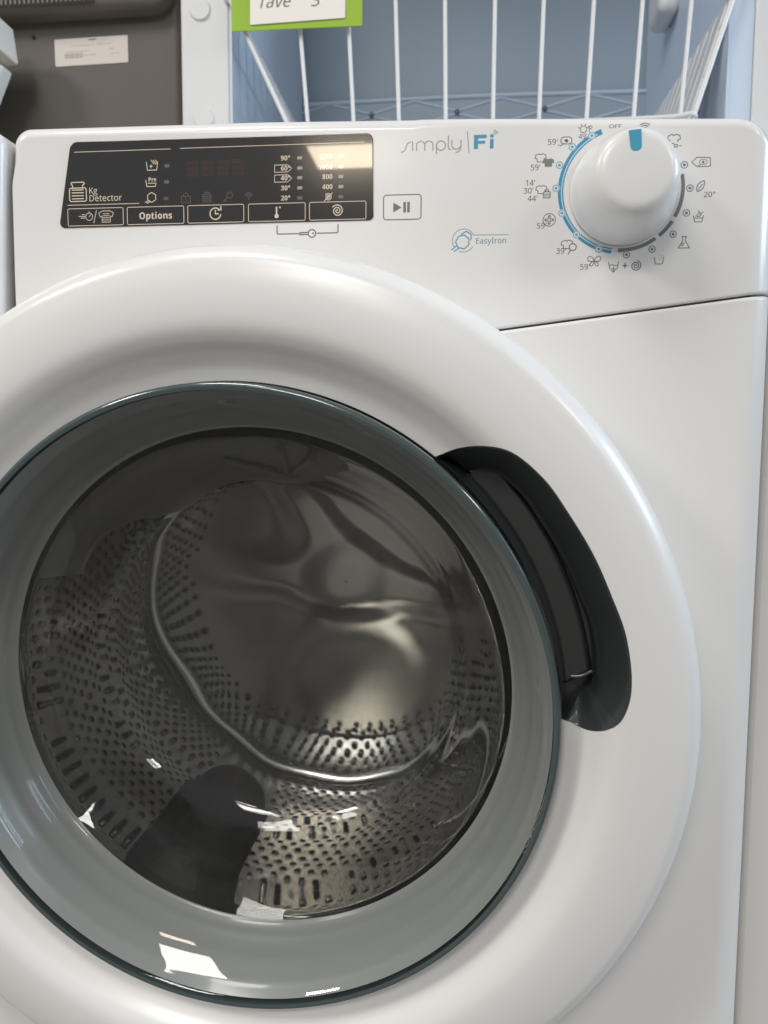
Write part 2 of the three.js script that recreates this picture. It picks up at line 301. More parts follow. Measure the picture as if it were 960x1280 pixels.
const control = part('control_panel', lift(bend(plate(
  roundPoly([[-0.1432, 0.19, 0], [0.128, 0.19, 0], [0.136, seamY(0.136) + 0.0005, 0.004], [0.2985, seamY(0.2985) + 0.0005, 0.0012], [0.2985, 0.3265, 0.027], [0.13, 0.3325, 0], [0.014, 0.3351, 0], [-0.1425, 0.3362, 0.0115]], 14, 0.004),
  (p) => { const top = THREE.MathUtils.smoothstep(p.y, 0.295, 0.322); return Math.max(0.0014, top * (p.x > 0.1 ? 0.0065 : 0.0075), 0); }, 0, 0.045, FB, [], 6, CUTS), 0.2985, 0.018)), M.panel, machine);
part('detergent_drawer', lift(plate(roundPoly([[-0.298, 0.19, 0.004], [-0.1512, 0.19, 0.0], [-0.1492, 0.235, 0], [-0.1443, 0.3335, 0.009], [-0.298, 0.330, 0.02]], 10), (p) => (p.x > -0.16 ? 0.0065 : 0.006), 0.006, 0.05)), M.white, machine);

// black display
const DB = [-0.114, 0.2755, 0.0765, 0.3265];
const displayPrint = canvasTexture(1905, 510, (c, W, H) => {
  c.fillStyle = '#2c2a29'; c.fillRect(0, 0, W, H);
  c.setTransform(10, 0, 0, -10, -DB[0] * 1e4, DB[3] * 1e4);
  c.lineCap = 'round'; c.lineJoin = 'round';
  const INK = '#e3d3bd';
  const pen = (w = 0.45, col = INK) => { c.lineWidth = w; c.strokeStyle = col; c.fillStyle = col; };
  const path = (pts, close, fill) => { c.beginPath(); pts.forEach(([x, y], i) => (i ? c.lineTo(x, y) : c.moveTo(x, y))); if (close) c.closePath(); fill ? c.fill() : c.stroke(); };
  const circ = (x, y, r, fill, a0 = 0, a1 = 7) => { c.beginPath(); c.arc(x, y, r, a0, Math.min(a1, a0 + 2 * Math.PI)); fill ? c.fill() : c.stroke(); };
  const text = (t, x, y, h, col = INK, weight = '', al = 'center', w = 1) => { c.save(); c.translate(x, y); c.scale(w, -1); c.fillStyle = col; c.font = `${weight} ${h}px sans-serif`; c.textAlign = al; c.textBaseline = 'middle'; c.fillText(t, 0, 0); c.restore(); };
  pen(0.4); path([[-102.4, 319.6], [-43.8, 319.6]]); path([[-37.8, 319.7], [70, 319.7]]); path([[-107.3, 289.4], [-63.4, 289.4]]);
  // five touch fields
  for (const [a, b] of [[-107.4, -73.2], [-70.7, -36.3], [-33.9, -0.4], [2.4, 35.8], [38.3, 71]]) { c.beginPath(); c.roundRect(a, 277.4, b - a, 9.9, 0.8); c.stroke(); }
  // weight, stopwatch, shirt
  pen(0.6); c.beginPath(); c.roundRect(-106, 291.5, 10.4, 7.6, 1); c.stroke(); path([[-104, 299.2], [-104, 300.6], [-105, 301.6], [-104.6, 302.4], [-97.2, 302.4], [-96.6, 301.6], [-97.8, 300.6], [-97.8, 299.2]]);
  for (const y of [293, 294.7, 296.4, 298]) path([[-104.4, y], [-97.4, y]]);
  text('Kg', -94.2, 297.6, 5, INK, '', 'left'); text('Detector', -94.2, 293.3, 5, INK, '', 'left', 1.06);
  pen(0.4); circ(-94.2, 282.5, 2.1); path([[-94.2, 284.6], [-94.2, 285.4]]); path([[-94.2, 282.5], [-93.3, 283.6]]); for (const [y, x] of [[283.8, -98.6], [282.8, -100.6], [281.8, -99.4]]) path([[x, y], [-96.8, y]]);
  path([[-91.4, 278.9], [-89.6, 286.2]]);
  path([[-86, 285.6], [-88.2, 284.4], [-87.4, 282.2], [-86.2, 282.6], [-86.2, 279.2], [-81.2, 279.2], [-81.2, 282.6], [-80, 282.2], [-79.2, 284.4], [-81.4, 285.6]], true); for (const y of [280.4, 281.6, 282.8, 284]) path([[-85.6, y], [-81.8, y]]);
  text('Options', -53.4, 282.3, 5.4, INK, 'bold');
  pen(0.68); circ(-17.3, 282.4, 3.2, false, 0.75, 6.1); path([[-17.3, 284.2], [-17.3, 282.3], [-15.6, 282.3]]); path([[-15.6, 284.4], [-13.9, 284.5], [-14, 286.2]]);
  pen(0.9); path([[19, 279.6], [19, 284.8]]); circ(19, 280.2, 1.25, true); circ(19, 284.9, 0.55, true); pen(0.4); circ(21, 285, 0.35);
  pen(0.6); const spiral = (x, y, r) => { c.beginPath(); for (let k = 0; k <= 90; k++) { const a = 1.2 + k / 90 * 4.4 * Math.PI, q = r * (0.12 + 0.88 * k / 90); c.lineTo(x + q * Math.cos(a), y + q * Math.sin(a)); } c.stroke(); };
  spiral(54.5, 282.3, 3.4);
  // left column of options and their lamps
  pen(0.48); path([[-58.4, 312.6], [-57.8, 308], [-52.2, 308], [-51.6, 312.6]]); path([[-56.4, 310.2], [-54.8, 310.2]]); path([[-55.6, 309.4], [-55.6, 311]]); for (const k of [0, 1, 2]) path([[-55.4 + k * 1.3, 313.6], [-53.8 + k * 1.0, 311.4]]);
  path([[-59, 302.4], [-58.4, 298.8], [-53.2, 298.8], [-52.8, 300.6]]); path([[-57.6, 300.6], [-53.4, 300.6]]); text('Pre', -55, 302.6, 3.2, INK, 'bold');
  c.beginPath(); for (let k = 0; k <= 60; k++) { const a = k / 60 * 2 * Math.PI, q = 2.3 * (1 + 0.18 * Math.abs(Math.sin(a * 3))); c.lineTo(-55.6 + q * Math.cos(a), 292.6 + q * Math.sin(a)); } c.stroke(); path([[-57.6, 290.6], [-59.6, 289.9]]); path([[-57, 290], [-58.6, 289.3]]);
  const led = (x, y, k = '#8d8982') => { c.fillStyle = k; c.beginPath(); c.roundRect(x - 1.5, y - 0.9, 3, 1.8, 0.5); c.fill(); };
  led(-46, 310.2, '#6f6c67'); led(-46.4, 301.1, '#6f6c67'); led(-46.9, 291.7, '#5a5753');
  pen(0.55, '#57534f'); c.strokeRect(-37.6, 289.2, 5.4, 3.4); circ(-34.9, 293.1, 1.4, false, 0, 3.14); path([[-34.9, 291.6], [-34.9, 290.4]]);
  c.strokeRect(-24.6, 289.2, 4.8, 4.2); c.strokeRect(-23.6, 293.4, 2.8, 1.2); for (const y of [290.2, 291.2, 292.2]) path([[-24.2, y], [-20.4, y]]);
  circ(-8.7, 292.6, 1.7); path([[-10, 291.4], [-12.4, 289.2]]); path([[-11.6, 290], [-10.8, 289.2]]);
  for (const r of [1.2, 2.2, 3.2]) circ(2.6, 290.4, r, false, 0.8, 2.35); circ(2.6, 290.2, 0.5, true);
  // unlit digits, barely there
  c.fillStyle = '#3d2f2a'; for (let k = 0; k < 4; k++) for (let j = 0; j < 3; j++) c.fillRect(-34 + k * 9, 303.6 + j * 3.2, 7, 2.6);
  // temperatures and spin speeds
  const rows = [312.2, 306.6, 301.2, 295.6, 290];
  ['90°', '60°', '40°', '30°', '20°'].forEach((t, i) => { text(t, 24.4, rows[i] - 0.2, 3.7, INK, 'bold'); led(32.7, rows[i], i < 4 ? '#a39f97' : '#6d6a66'); });
  pen(0.38); for (const y of [306.6, 301.1]) path([[18, y + 2], [25.6, y + 2], [28, y], [25.6, y - 2], [18, y - 2]], true);
  ['1200', '1000', '800', '400'].forEach((t, i) => { text(t, 51.8, rows[i] - 0.2, 3.7, INK, 'bold', 'right'); });
  rows.forEach((y, i) => led(56.5, y, i < 4 ? '#a39f97' : '#6d6a66'));
  pen(0.48); spiral(49.2, 290, 2.1); path([[46.9, 287.9], [51.6, 292.3]]);
});
part('display_panel', lift(plate(roundPoly([[-0.1132, 0.2764, 0.003], [0.0754, 0.2766, 0.003], [0.0749, 0.3246, 0.004], [-0.1047, 0.3256, 0.005]], 8), 0.0005, 0.0006, 0.004, DB)), mat([1, 1, 1], 0.12, { map: displayPrint, clearcoat: 1, clearcoatRoughness: 0.02 }), machine);

// dial
{
  const knob = part('knob', spin([[0.0288, 0.0005], [0.0288, 0.0028], [0.0283, 0.0040], [0.0276, 0.0075], [0.0261, 0.0165], [0.0240, 0.0255], [0.0227, 0.0300], [0.0214, 0.0328], [0.0197, 0.0347], [0.0175, 0.0358], [0.014, 0.0363], [0.007, 0.0366], [0, 0.0366]], 96, 90), M.ring, machine);
  knob.position.set(0.2135, Y0 + 0.2885, 0);
  const bar = plate(roundPoly([[-0.0028, 0.0085, 0.0026], [0.0028, 0.0085, 0.0026], [0.0031, 0.0192, 0.0003], [-0.0031, 0.0192, 0.0003]], 6), 0.0004, 0.0367, 0.002);
  const pointer = part('pointer', bar, M.blue, knob); pointer.rotation.z = R(5);
}

// ---------- door ----------
const door = sub('door', machine);
door.position.set(0, Y0, 0); door.rotation.set(R(2.94), R(-2.89), 0, 'YXZ');
const face = [[0.2562, 0.022], [0.2560, 0.0285], [0.2538, 0.0345], [0.2490, 0.0390], [0.2420, 0.0410], [0.2330, 0.0425], [0.2220, 0.0432], [0.2130, 0.0424], [0.2062, 0.0392], [0.1995, 0.0336], [0.1925, 0.0288], [0.1847, 0.0266]];
const faceCurve = new THREE.SplineCurve(face.map(([r, z]) => V2(r, z))).getPoints(140);
const surfZ = (r) => { for (let i = 30; i + 1 < faceCurve.length; i++) { const a = faceCurve[i], b = faceCurve[i + 1]; if ((a.x - r) * (b.x - r) <= 0) return a.y + (b.y - a.y) * (a.x - r) / ((b.x - a.x) || 1e-9); } return r > 0.22 ? 0.042 : 0.0266; };
const rim = [[115.2, 144.4], [129, 149.6], [143.3, 150.9], [155.4, 148], [171.8, 134.5], [184.2, 117.5], [196.8, 97.1], [206.2, 76.6], [214.2, 55.8], [218, 30.4], [216.5, 17.3], [211.5, 7.3], [198.1, 0.2], [184, 3.2]].map(([x, y]) => V3(x / 1000, y / 1000, 0));
const outerRim = new THREE.CatmullRomCurve3(rim).getPoints(90).map((p) => V2(p.x, p.y));
const GR = 0.1845;
function pocketOutline(rin) {   // counter-clockwise, closed along the trim ring
  const pts = outerRim.filter((p) => p.length() > rin + 0.001).reverse(), a0 = Math.atan2(pts[pts.length - 1].y, pts[pts.length - 1].x), a1 = Math.atan2(pts[0].y, pts[0].x), out = [...pts];
  for (let k = 0; k <= 40; k++) { const a = a0 + (a1 - a0) * k / 40; out.push(V2(rin * Math.cos(a), rin * Math.sin(a))); }
  return out;
}
{
  // ring solid, then the pocket is cut out of it
  const closed = [...faceCurve, V2(0.1847, -0.02), V2(0.246, -0.034), V2(0.2535, -0.034), V2(0.2562, 0.022)];
  const lathe = new THREE.LatheGeometry(closed, 220).rotateX(Math.PI / 2);
  const cutter = new THREE.ExtrudeGeometry(new THREE.Shape(pocketOutline(0.17)), { depth: 0.1, bevelEnabled: false }).translate(0, 0, -0.004);
  const a = new Brush(lathe), b = new Brush(cutter); a.updateMatrixWorld(); b.updateMatrixWorld();
  const ev = new Evaluator(); ev.useGroups = false; ev.attributes = ['position', 'normal', 'uv'];
  let cut; try { cut = ev.evaluate(a, b, SUBTRACTION).geometry; } catch (e) { console.log('csg', e.message); cut = lathe; }
  part('door_ring', cut, M.ring, door);
  // dark liner of the handle pocket
  const loop = pocketOutline(GR + 0.0003), inn = inward(loop).map((n) => n.normalize()), N = loop.length, pos = [], idx = [];
  const levels = [[0.0002, -0.0007], [0.0012, -0.0012], [0.011, -0.014], [0.0135, -0.019], [0.0155, -0.029]];
  const sm = inn.map((_, i) => { const s = V2(0, 0); for (let k = -5; k <= 5; k++) s.add(inn[(i + k + N) % N]); return s.normalize(); });
  for (const [d, dz] of levels) loop.forEach((p, i) => { const near = p.length() < GR + 0.002 ? 0.3 : 1, q = V2(p.x + sm[i].x * d * near, p.y + sm[i].y * d * near); pos.push(q.x, q.y, Math.max(0.0062, surfZ(THREE.MathUtils.clamp(p.length(), 0.1855, 0.25)) + dz)); });
  for (let k = 0; k + 1 < levels.length; k++) for (let i = 0; i < N; i++) { const j = (i + 1) % N; idx.push(k * N + i, k * N + j, (k + 1) * N + j, k * N + i, (k + 1) * N + j, (k + 1) * N + i); }
  const g = new THREE.BufferGeometry(); g.setAttribute('position', new THREE.Float32BufferAttribute(pos, 3)); g.setIndex(idx); g.computeVertexNormals();
  const recess = part('handle_recess', g, M.recess, door);
  part('recess_floor', new THREE.ShapeGeometry(new THREE.Shape(pocketOutline(GR + 0.0003))).translate(0, 0, 0.0068), M.recessFloor, door);
  // grip bar in the pocket
  const arc = (r, a0, a1, n) => Array.from({ length: n + 1 }, (_, k) => { const a = R(a0 + (a1 - a0) * k / n); return V2(r * Math.cos(a), r * Math.sin(a)); });
  part('handle_grip', plate([...arc(0.2035, 7, 44, 40), ...arc(0.186, 47, 5, 40)], 0.004, 0.0130, 0.006), M.recessFloor, door);
  part('grip_lip', tube([V3(0.1905, 0.0225, 0.0133), V3(0.196, 0.0235, 0.0141), V3(0.2015, 0.0265, 0.0140)], 0.0011, 20), M.recess, door);
  // smoked funnel behind the cover, clear dished cover, and the cover's edge
  part('smoked_funnel', spin([[0.1800, 0.0345], [0.1773, 0.0300], [0.1754, 0.0268], [0.1739, 0.0228], [0.1722, 0.0188], [0.1700, 0.0140], [0.1683, 0.0095], [0.1662, 0.0050], [0.1640, 0.0010], [0.1622, -0.0028], [0.1603, -0.0058], [0.1592, -0.0068], [0.1588, -0.0076], [0.1596, -0.0084]], 220, 90), M.smoke, door);
  part('clear_cover', spin([[0.1800, 0.0392], [0.1780, 0.0388], [0.1745, 0.0352], [0.1690, 0.0300], [0.1620, 0.0245], [0.1550, 0.0203], [0.1480, 0.0180], [0.1380, 0.0172], [0.1100, 0.0172], [0.0600, 0.0172], [0, 0.0172]], 220, 120), M.cover, door);
  part('trim_edge', spin([[0.1800, 0.0392], [0.1822, 0.0394], [0.1838, 0.0384], [0.1842, 0.0368], [0.1840, 0.0300], [0.1830, 0.0200]], 220, 40), M.teal, door);
  // moulded glass bowl: inner and outer skin of one solid
  const inner = [[0.1612, -0.0080], [0.1592, -0.0108], [0.1558, -0.0155], [0.1480, -0.0270], [0.1390, -0.0410], [0.1310, -0.0530], [0.1240, -0.0620], [0.1160, -0.0680], [0.1000, -0.0716], [0.0700, -0.0734], [0.0400, -0.0742], [0.0200, -0.0745], [0.0080, -0.0745], [0, -0.0745]];
  const outer = [[0, -0.0800], [0.0080, -0.0800], [0.0200, -0.0800], [0.0400, -0.0797], [0.0700, -0.0789], [0.1020, -0.0768], [0.1190, -0.0728], [0.1290, -0.0650], [0.1365, -0.0550], [0.1445, -0.0430], [0.1535, -0.0290], [0.1590, -0.0180], [0.1606, -0.0120], [0.1612, -0.0080]];
  const pts = [...new THREE.SplineCurve(inner.map(([r, z]) => V2(r, z))).getPoints(80), ...new THREE.SplineCurve(outer.map(([r, z]) => V2(r, z))).getPoints(80).slice(1)].map((p) => V2(Math.max(0, p.x), p.y));
  const bowl = new THREE.LatheGeometry(pts, 260), p = bowl.attributes.position;
  for (let i = 0; i < p.count; i++) {            // pressed glass is never quite even
    const x = p.getX(i), y = p.getY(i), z = p.getZ(i), r = Math.hypot(x, z), a = Math.atan2(z, x), w = THREE.MathUtils.smoothstep(-y, 0.012, 0.035) * (r > 0.02 ? 1 : 0) * THREE.MathUtils.smoothstep(r, 0.02, 0.1);
    const k = 1 + w * (0.0042 * Math.sin(5 * a + 40 * y) + 0.0018 * Math.sin(9 * a - 60 * y + 1)) * (i % 161 > 80 ? 0.4 : 1);
    const e = THREE.MathUtils.smoothstep(-y, 0.06, 0.072) * THREE.MathUtils.smoothstep(r, 0.015, 0.06) * (i % 161 > 80 ? 0.35 : 1);
    p.setXYZ(i, x * k, y + e * (0.0006 * Math.sin(3 * a + 60 * r) + 0.0002 * Math.sin(7 * a - 90 * r + 2)), z * k);
  }
  bowl.computeVertexNormals();
  for (let i = 0; i < p.count; i++) if (Math.hypot(p.getX(i), p.getZ(i)) < 0.002) bowl.attributes.normal.setXYZ(i, 0, i % 161 < 81 ? 1 : -1, 0);
  bowl.rotateX(Math.PI / 2);
  part('glass_bowl', bowl, M.glass, door);
}

// rubber bellows with its flap over the glass and moulded ribs
const gasket = part('door_gasket', lift(spin([[0.188, -0.016], [0.184, -0.022], [0.178, -0.026], [0.174, -0.032], [0.176, -0.040], [0.182, -0.046], [0.19, -0.048]], 160, 60)), M.rubber, machine);
{
  const prof = [[0.176, -0.034], [0.168, -0.036], [0.161, -0.042], [0.153, -0.054], [0.145, -0.067], [0.138, -0.077], [0.131, -0.083], [0.1275, -0.086], [0.130, -0.089], [0.142, -0.082], [0.156, -0.064], [0.172, -0.046]];
  const pts = new THREE.SplineCurve(prof.map(([r, z]) => V2(r, z))).getPoints(70), g = new THREE.LatheGeometry(pts, 110, R(-42), R(112)), p = g.attributes.position;
  for (let i = 0; i < p.count; i++) {                 // the flap narrows towards its ends and its edge is uneven
    const x = p.getX(i), y = p.getY(i), z = p.getZ(i), r = Math.hypot(x, z), a = Math.atan2(x, z), k = THREE.MathUtils.clamp((0.165 - r) / 0.036, 0, 1);
    const grow = 0.034 * THREE.MathUtils.smoothstep(Math.abs(a - 0.24), 0.30, 0.95) - 0.0018 * Math.cos(9 * a + 0.5), f = (r + k * grow) / r; p.setXYZ(i, x * f, y, z * f);
  }
  g.rotateX(Math.PI / 2).rotateZ(Math.PI); g.computeVertexNormals();
  part('flap', lift(g), M.flap, gasket);
}
for (const [a, b] of [[[0.008, 0.150], [0.008, 0.131]], [[0.008, 0.131], [0.030, 0.143]], [[0.008, 0.131], [-0.034, 0.141]]]) {
  const z = ([x, y]) => -0.083 + (Math.hypot(x, y) - 0.131) * 1.5;
  part('rib', rod(V3(a[0], Y0 + a[1], z(a)), V3(b[0], Y0 + b[1], z(b)), 0.0026, 10), M.flap, gasket);
}

// drum
{
  const DR = 0.232, Z1 = -0.072, Z2 = -0.40, drum = part('drum', spin([[0.1835, -0.050], [0.182, -0.054], [0.185, -0.058], [0.198, -0.0625], [0.222, -0.0665], [0.2305, -0.072], [0.232, -0.082], [0.232, -0.24], [0.232, -0.385], [0.228, -0.394], [0.218, -0.398], [0.203, -0.3985], [0.187, -0.397]], 180, 200), M.steel, machine);
  drum.position.y = Y0;
  {  // pressed star on the back: three arms with wide fillets between them
    const NR = 70, NA = 240, pos = [], idx = [], smin = (a, b, k) => { const h = Math.max(k - Math.abs(a - b), 0) / k; return Math.min(a, b) - h * h * k / 4; };
    for (let i = 0; i <= NR; i++) for (let k = 0; k < NA; k++) {
      const r = 0.0008 + 0.1892 * i / NR, t = k / NA * 2 * Math.PI, x = r * Math.cos(t), y = r * Math.sin(t); let d = 1;
      for (const a of [-6, 118, 177]) { const c = Math.cos(R(a)), e = Math.sin(R(a)), along = THREE.MathUtils.clamp(x * c + y * e, 0, 0.155); d = smin(d, Math.hypot(x - along * c, y - along * e) - 0.016, 0.05); }
      const low = 0.005 * (1 - THREE.MathUtils.smoothstep(Math.hypot(x - 0.01, y + 0.135), 0.066, 0.108));
      const h = -low + 0.008 * (1 - THREE.MathUtils.smoothstep(d, -0.008, 0.022)) * (1 - 0.5 * THREE.MathUtils.smoothstep(r, 0.10, 0.175)) + 0.004 * (1 - THREE.MathUtils.smoothstep(r, 0.012, 0.05));
      pos.push(x, y, -0.3955 + h - 0.0015 * (r / 0.19));
    }
    for (let i = 0; i < NR; i++) for (let k = 0; k < NA; k++) { const l = (k + 1) % NA; idx.push(i * NA + k, (i + 1) * NA + k, (i + 1) * NA + l, i * NA + k, (i + 1) * NA + l, i * NA + l); }
    const g = new THREE.BufferGeometry(); g.setAttribute('position', new THREE.Float32BufferAttribute(pos, 3)); g.setIndex(idx); g.computeVertexNormals();
    part('drum_back', g, M.back, drum);
  }
  const angles = [244, 4, 124];
  const prof = new THREE.Shape(); prof.moveTo(-0.034, -0.004); prof.bezierCurveTo(-0.024, 0.004, -0.018, 0.024, 0, 0.026); prof.bezierCurveTo(0.018, 0.024, 0.024, 0.004, 0.034, -0.004); prof.closePath();
  for (const a of angles) {
    const g = new THREE.ExtrudeGeometry(prof, { depth: 0.15, bevelEnabled: true, bevelSize: 0.014, bevelThickness: 0.016, bevelSegments: 5, curveSegments: 16 });
    g.translate(0, -DR + 0.004, Z2 + 0.135).rotateZ(R(a + 90));
    part('lifter', g, M.lifter, drum);
  }
  const spots = [], rowsN = 28, per = 116, m = new THREE.Matrix4(), q = new THREE.Quaternion(), s = V3(1, 1, 1);
  for (let j = 0; j < rowsN; j++) for (let i = 0; i < per; i++) {
    const a = (i + (j % 2) / 2) / per * 360, z = Z1 - 0.016 - j * 0.0109;
    if (angles.some((l) => Math.abs(((a - l + 540) % 360) - 180) < 9.5)) continue;
    if (i % 12 === 5 && j % 3 === 1) continue;
    const big = j === 0;
    const t = R(a), n = V3(-Math.cos(t), -Math.sin(t), 0);
    q.setFromRotationMatrix(new THREE.Matrix4().makeBasis(V3(-Math.sin(t), Math.cos(t), 0).negate(), V3(0, 0, 1), n));
    spots.push(m.compose(V3(DR * Math.cos(t), DR * Math.sin(t), z).addScaledVector(n, 0.0004), q, s.set(big ? 1.2 : 1, big ? 2.0 : 1, 1)).clone());
  }
  for (let j = 0; j < 6; j++) { const per2 = 70 + j * 8; for (let i = 0; i < per2; i++) {              // back wall
    const t = (i + (j % 2) / 2) / per2 * 2 * Math.PI, r = 0.178 + j * 0.0075; if (r > 0.216) continue;
    spots.push(m.compose(V3(r * Math.cos(t), r * Math.sin(t), -0.397 + 0.0012), q.identity(), s.set(1, 1, 1)).clone()); } }
  const dot = new THREE.CircleGeometry(0.0024, 12), lip = new THREE.TorusGeometry(0.0028, 0.0006, 5, 14);
  for (const [name, geo, m2] of [['perforations', dot, M.hole], ['perforation_rims', lip, M.steel]]) {
    const h = new THREE.InstancedMesh(geo, m2, spots.length); spots.forEach((x, i) => h.setMatrixAt(i, x));
    h.name = name; h.userData.kind = 'stuff'; drum.add(h);
  }
  part('tub', lift(new THREE.CylinderGeometry(0.262, 0.262, 0.30, 60, 1, true).rotateX(Math.PI / 2).translate(0, 0, -0.27)), M.tub, machine);
}

// ---------- neighbouring machine on the right ----------
{
  const t = thing('washing_machine', 'cream white appliance at the right edge, close beside the washing machine with the dial', 'washing machine', [0.605, 0, -0.03]);
  part('front_panel', plate(roundPoly([[-0.302, 0.01, 0.004], [0.3, 0.01, 0.004], [0.3, 0.8055, 0.004], [-0.302, 0.8055, 0.004]], 6), 0.006, 0, 0.5), M.creamGrey, t);
  part('worktop', plate(roundPoly([[-0.302, 0.808, 0.003], [0.3, 0.808, 0.003], [0.3, 0.838, 0.006], [-0.302, 0.838, 0.006]], 6), 0.004, 0.002, 0.52), M.cream, t);
  part('plinth', box(0.59, 0.02, 0.46, 0, 0.01, -0.26), M.seam, t);
}

// ---------- freezer behind ----------
{
  const z0 = -0.57, dz = 0.1;
  const t = thing('freezer', 'open white upright freezer with pale blue inside, standing behind the washing machine', 'freezer', [0.13, 0, -0.47]);
  const L = (x) => x - 0.13;
  part('side_wall', [box(0.0585, 1.75, 0.03, L(-0.181), 0.875, -0.015, 0.003), box(0.03, 1.74, 0.53, L(-0.195), 0.875, -0.295)], M.post, t);
  part('side_wall', [box(0.0585, 1.75, 0.03, L(0.4665), 0.875, -0.015, 0.003), box(0.03, 1.74, 0.53, L(0.456), 0.875, -0.295)], M.post, t);
  for (const [x, y] of [[-0.186, 0.654], [-0.183, 0.532]]) part('screw_cap', new THREE.CylinderGeometry(0.0115, 0.0128, 0.0030, 28).rotateX(Math.PI / 2).translate(L(x), Y0 + y, 0.0012), M.post, t);
  const wall = (xa, xb) => { const g = new THREE.ExtrudeGeometry(new THREE.Shape([V2(xa, 0), V2(xa + 0.003, 0), V2(xb + 0.003, 0.46), V2(xb, 0.46)]), { depth: 1.6, bevelEnabled: false }); return g.rotateX(-Math.PI / 2).translate(0, 0.08, 0); };
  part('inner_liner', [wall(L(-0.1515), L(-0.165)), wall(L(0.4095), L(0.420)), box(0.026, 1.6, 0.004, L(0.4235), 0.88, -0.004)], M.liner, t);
  for (const [x, k] of [[-0.156, 1], [0.414, -1]]) for (const zc of [0.13, 0.25, 0.37]) part('ledge', box(0.006, 0.5, 0.06, L(x - k * zc * 0.024), Y0 + 0.46, -zc, 0.0028), M.liner, t);
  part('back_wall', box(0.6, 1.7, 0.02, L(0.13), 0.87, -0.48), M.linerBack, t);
  part('base', box(0.56, 0.08, 0.5, L(0.13), 0.04, -0.25), M.post, t);
  part('top', box(0.56, 0.06, 0.5, L(0.13), 1.72, -0.25), M.post, t);
  // moulded band with a lattice of ridges
  const zb = -0.462, ya = Y0 + 0.60, yb = Y0 + 0.742;
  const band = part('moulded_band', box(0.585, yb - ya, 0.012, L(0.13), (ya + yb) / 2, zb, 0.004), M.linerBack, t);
  part('ridge', tube([V3(L(-0.16), yb - 0.004, zb + 0.006), V3(L(0.13), yb - 0.001, zb + 0.006), V3(L(0.42), yb - 0.004, zb + 0.006)], 0.004), M.liner, band);
  for (let k = -2; k < 2; k++) {
    const x = L(0.1075 + k * 0.147), w = 0.147, yc = yb - 0.026;
    for (const q of [1, -1]) part('ridge', [rod(V3(x, yc + q * 0.002, zb + 0.006), V3(x + w / 2, yc + q * 0.021, zb + 0.006), 0.0022), rod(V3(x + w / 2, yc + q * 0.021, zb + 0.006), V3(x + w, yc + q * 0.002, zb + 0.006), 0.0022)], M.liner, band);
    part('boss', new THREE.CylinderGeometry(0.0035, 0.005, 0.006, 16).rotateX(Math.PI / 2).translate(x, yc, zb + 0.009), M.boss, band);
  }
  part('lamp_cover', box(0.03, 0.10, 0.07, L(0.402), Y0 + 0.80, -0.27, 0.012), M.post, t);
}
function roundShape(c, r = 0.004) { return new THREE.Shape(roundPoly(c.map(([x, y]) => [x, y, r]), 5, 1)); }

// wire basket inside it
{
  const t = thing('wire_basket', 'white wire basket with upright bars in the open freezer', 'basket', [0.148, Y0 + 0.5065, -0.46]);
  const X = (x) => x - 0.148, top = 0.157;
  const ends = [[-56, -65], [-3, -9], [49, 45], [102, 100], [155, 155], [206, 208], [258, 262], [309, 314], [359, 365.5]];
  for (const [b, a] of ends) { const k = (a - b) / 112; part('bar', tube([V3(X(b / 1000), 0.004, 0), V3(X((b + k * 90) / 1000), 0.09, 0), V3(X((b + k * 157) / 1000), top, 0)], 0.0024, 12), M.wire, t); }
  const lb = X(-0.077), rb = X(0.373), lt = X(-0.150), rt = X(0.419), B = -0.42;
  part('bar', rod(V3(lb, 0.004, 0.002), V3(lt, top, 0.002), 0.0026), M.wire, t);
  part('bar', rod(V3(rb, 0.004, 0), V3(rt, top, 0), 0.003), M.wire, t);
  part('rail', tube([V3(lb, 0.004, B), V3(lb, 0.004, 0.001), V3(lb + 0.012, 0.003, 0.003), V3(rb - 0.02, 0.003, 0.003), V3(rb, 0.006, 0.001), V3(rb, 0.004, B)], 0.0026, 160), M.wire, t);
  part('rail', tube([V3(lt, top, B), V3(lt, top, 0), V3(lt + 0.01, top, 0.002), V3(rt - 0.01, top, 0.002), V3(rt, top, 0), V3(rt, top, B)], 0.0044, 160), M.wire, t);
  for (let k = 1; k <= 11; k++) { const z = -k * 0.037; part('bar', rod(V3(lb, 0.004, z), V3(lt, top, z), 0.002), M.wire, t); const d = Math.hypot(rt - rb, top); part('slat', box(0.003, d, 0.030, 0, d / 2, 0, 0.0012).rotateZ(-Math.atan2(rt - rb, top)).translate(rb, 0.004, z), M.wire, t); }
  for (const h of [0.055, 0.105]) for (const [b, a] of [[lb, lt], [rb, rt]]) part('rail', rod(V3(b + (a - b) * h / top, h, 0), V3(b + (a - b) * h / top, h, B), 0.002), M.wire, t);
  for (let k = 0; k < 9; k++) part('bar', rod(V3(lb + (rb - lb) * k / 8, 0.002, 0), V3(lb + (rb - lb) * k / 8, 0.002, B), 0.002), M.wire, t);
}
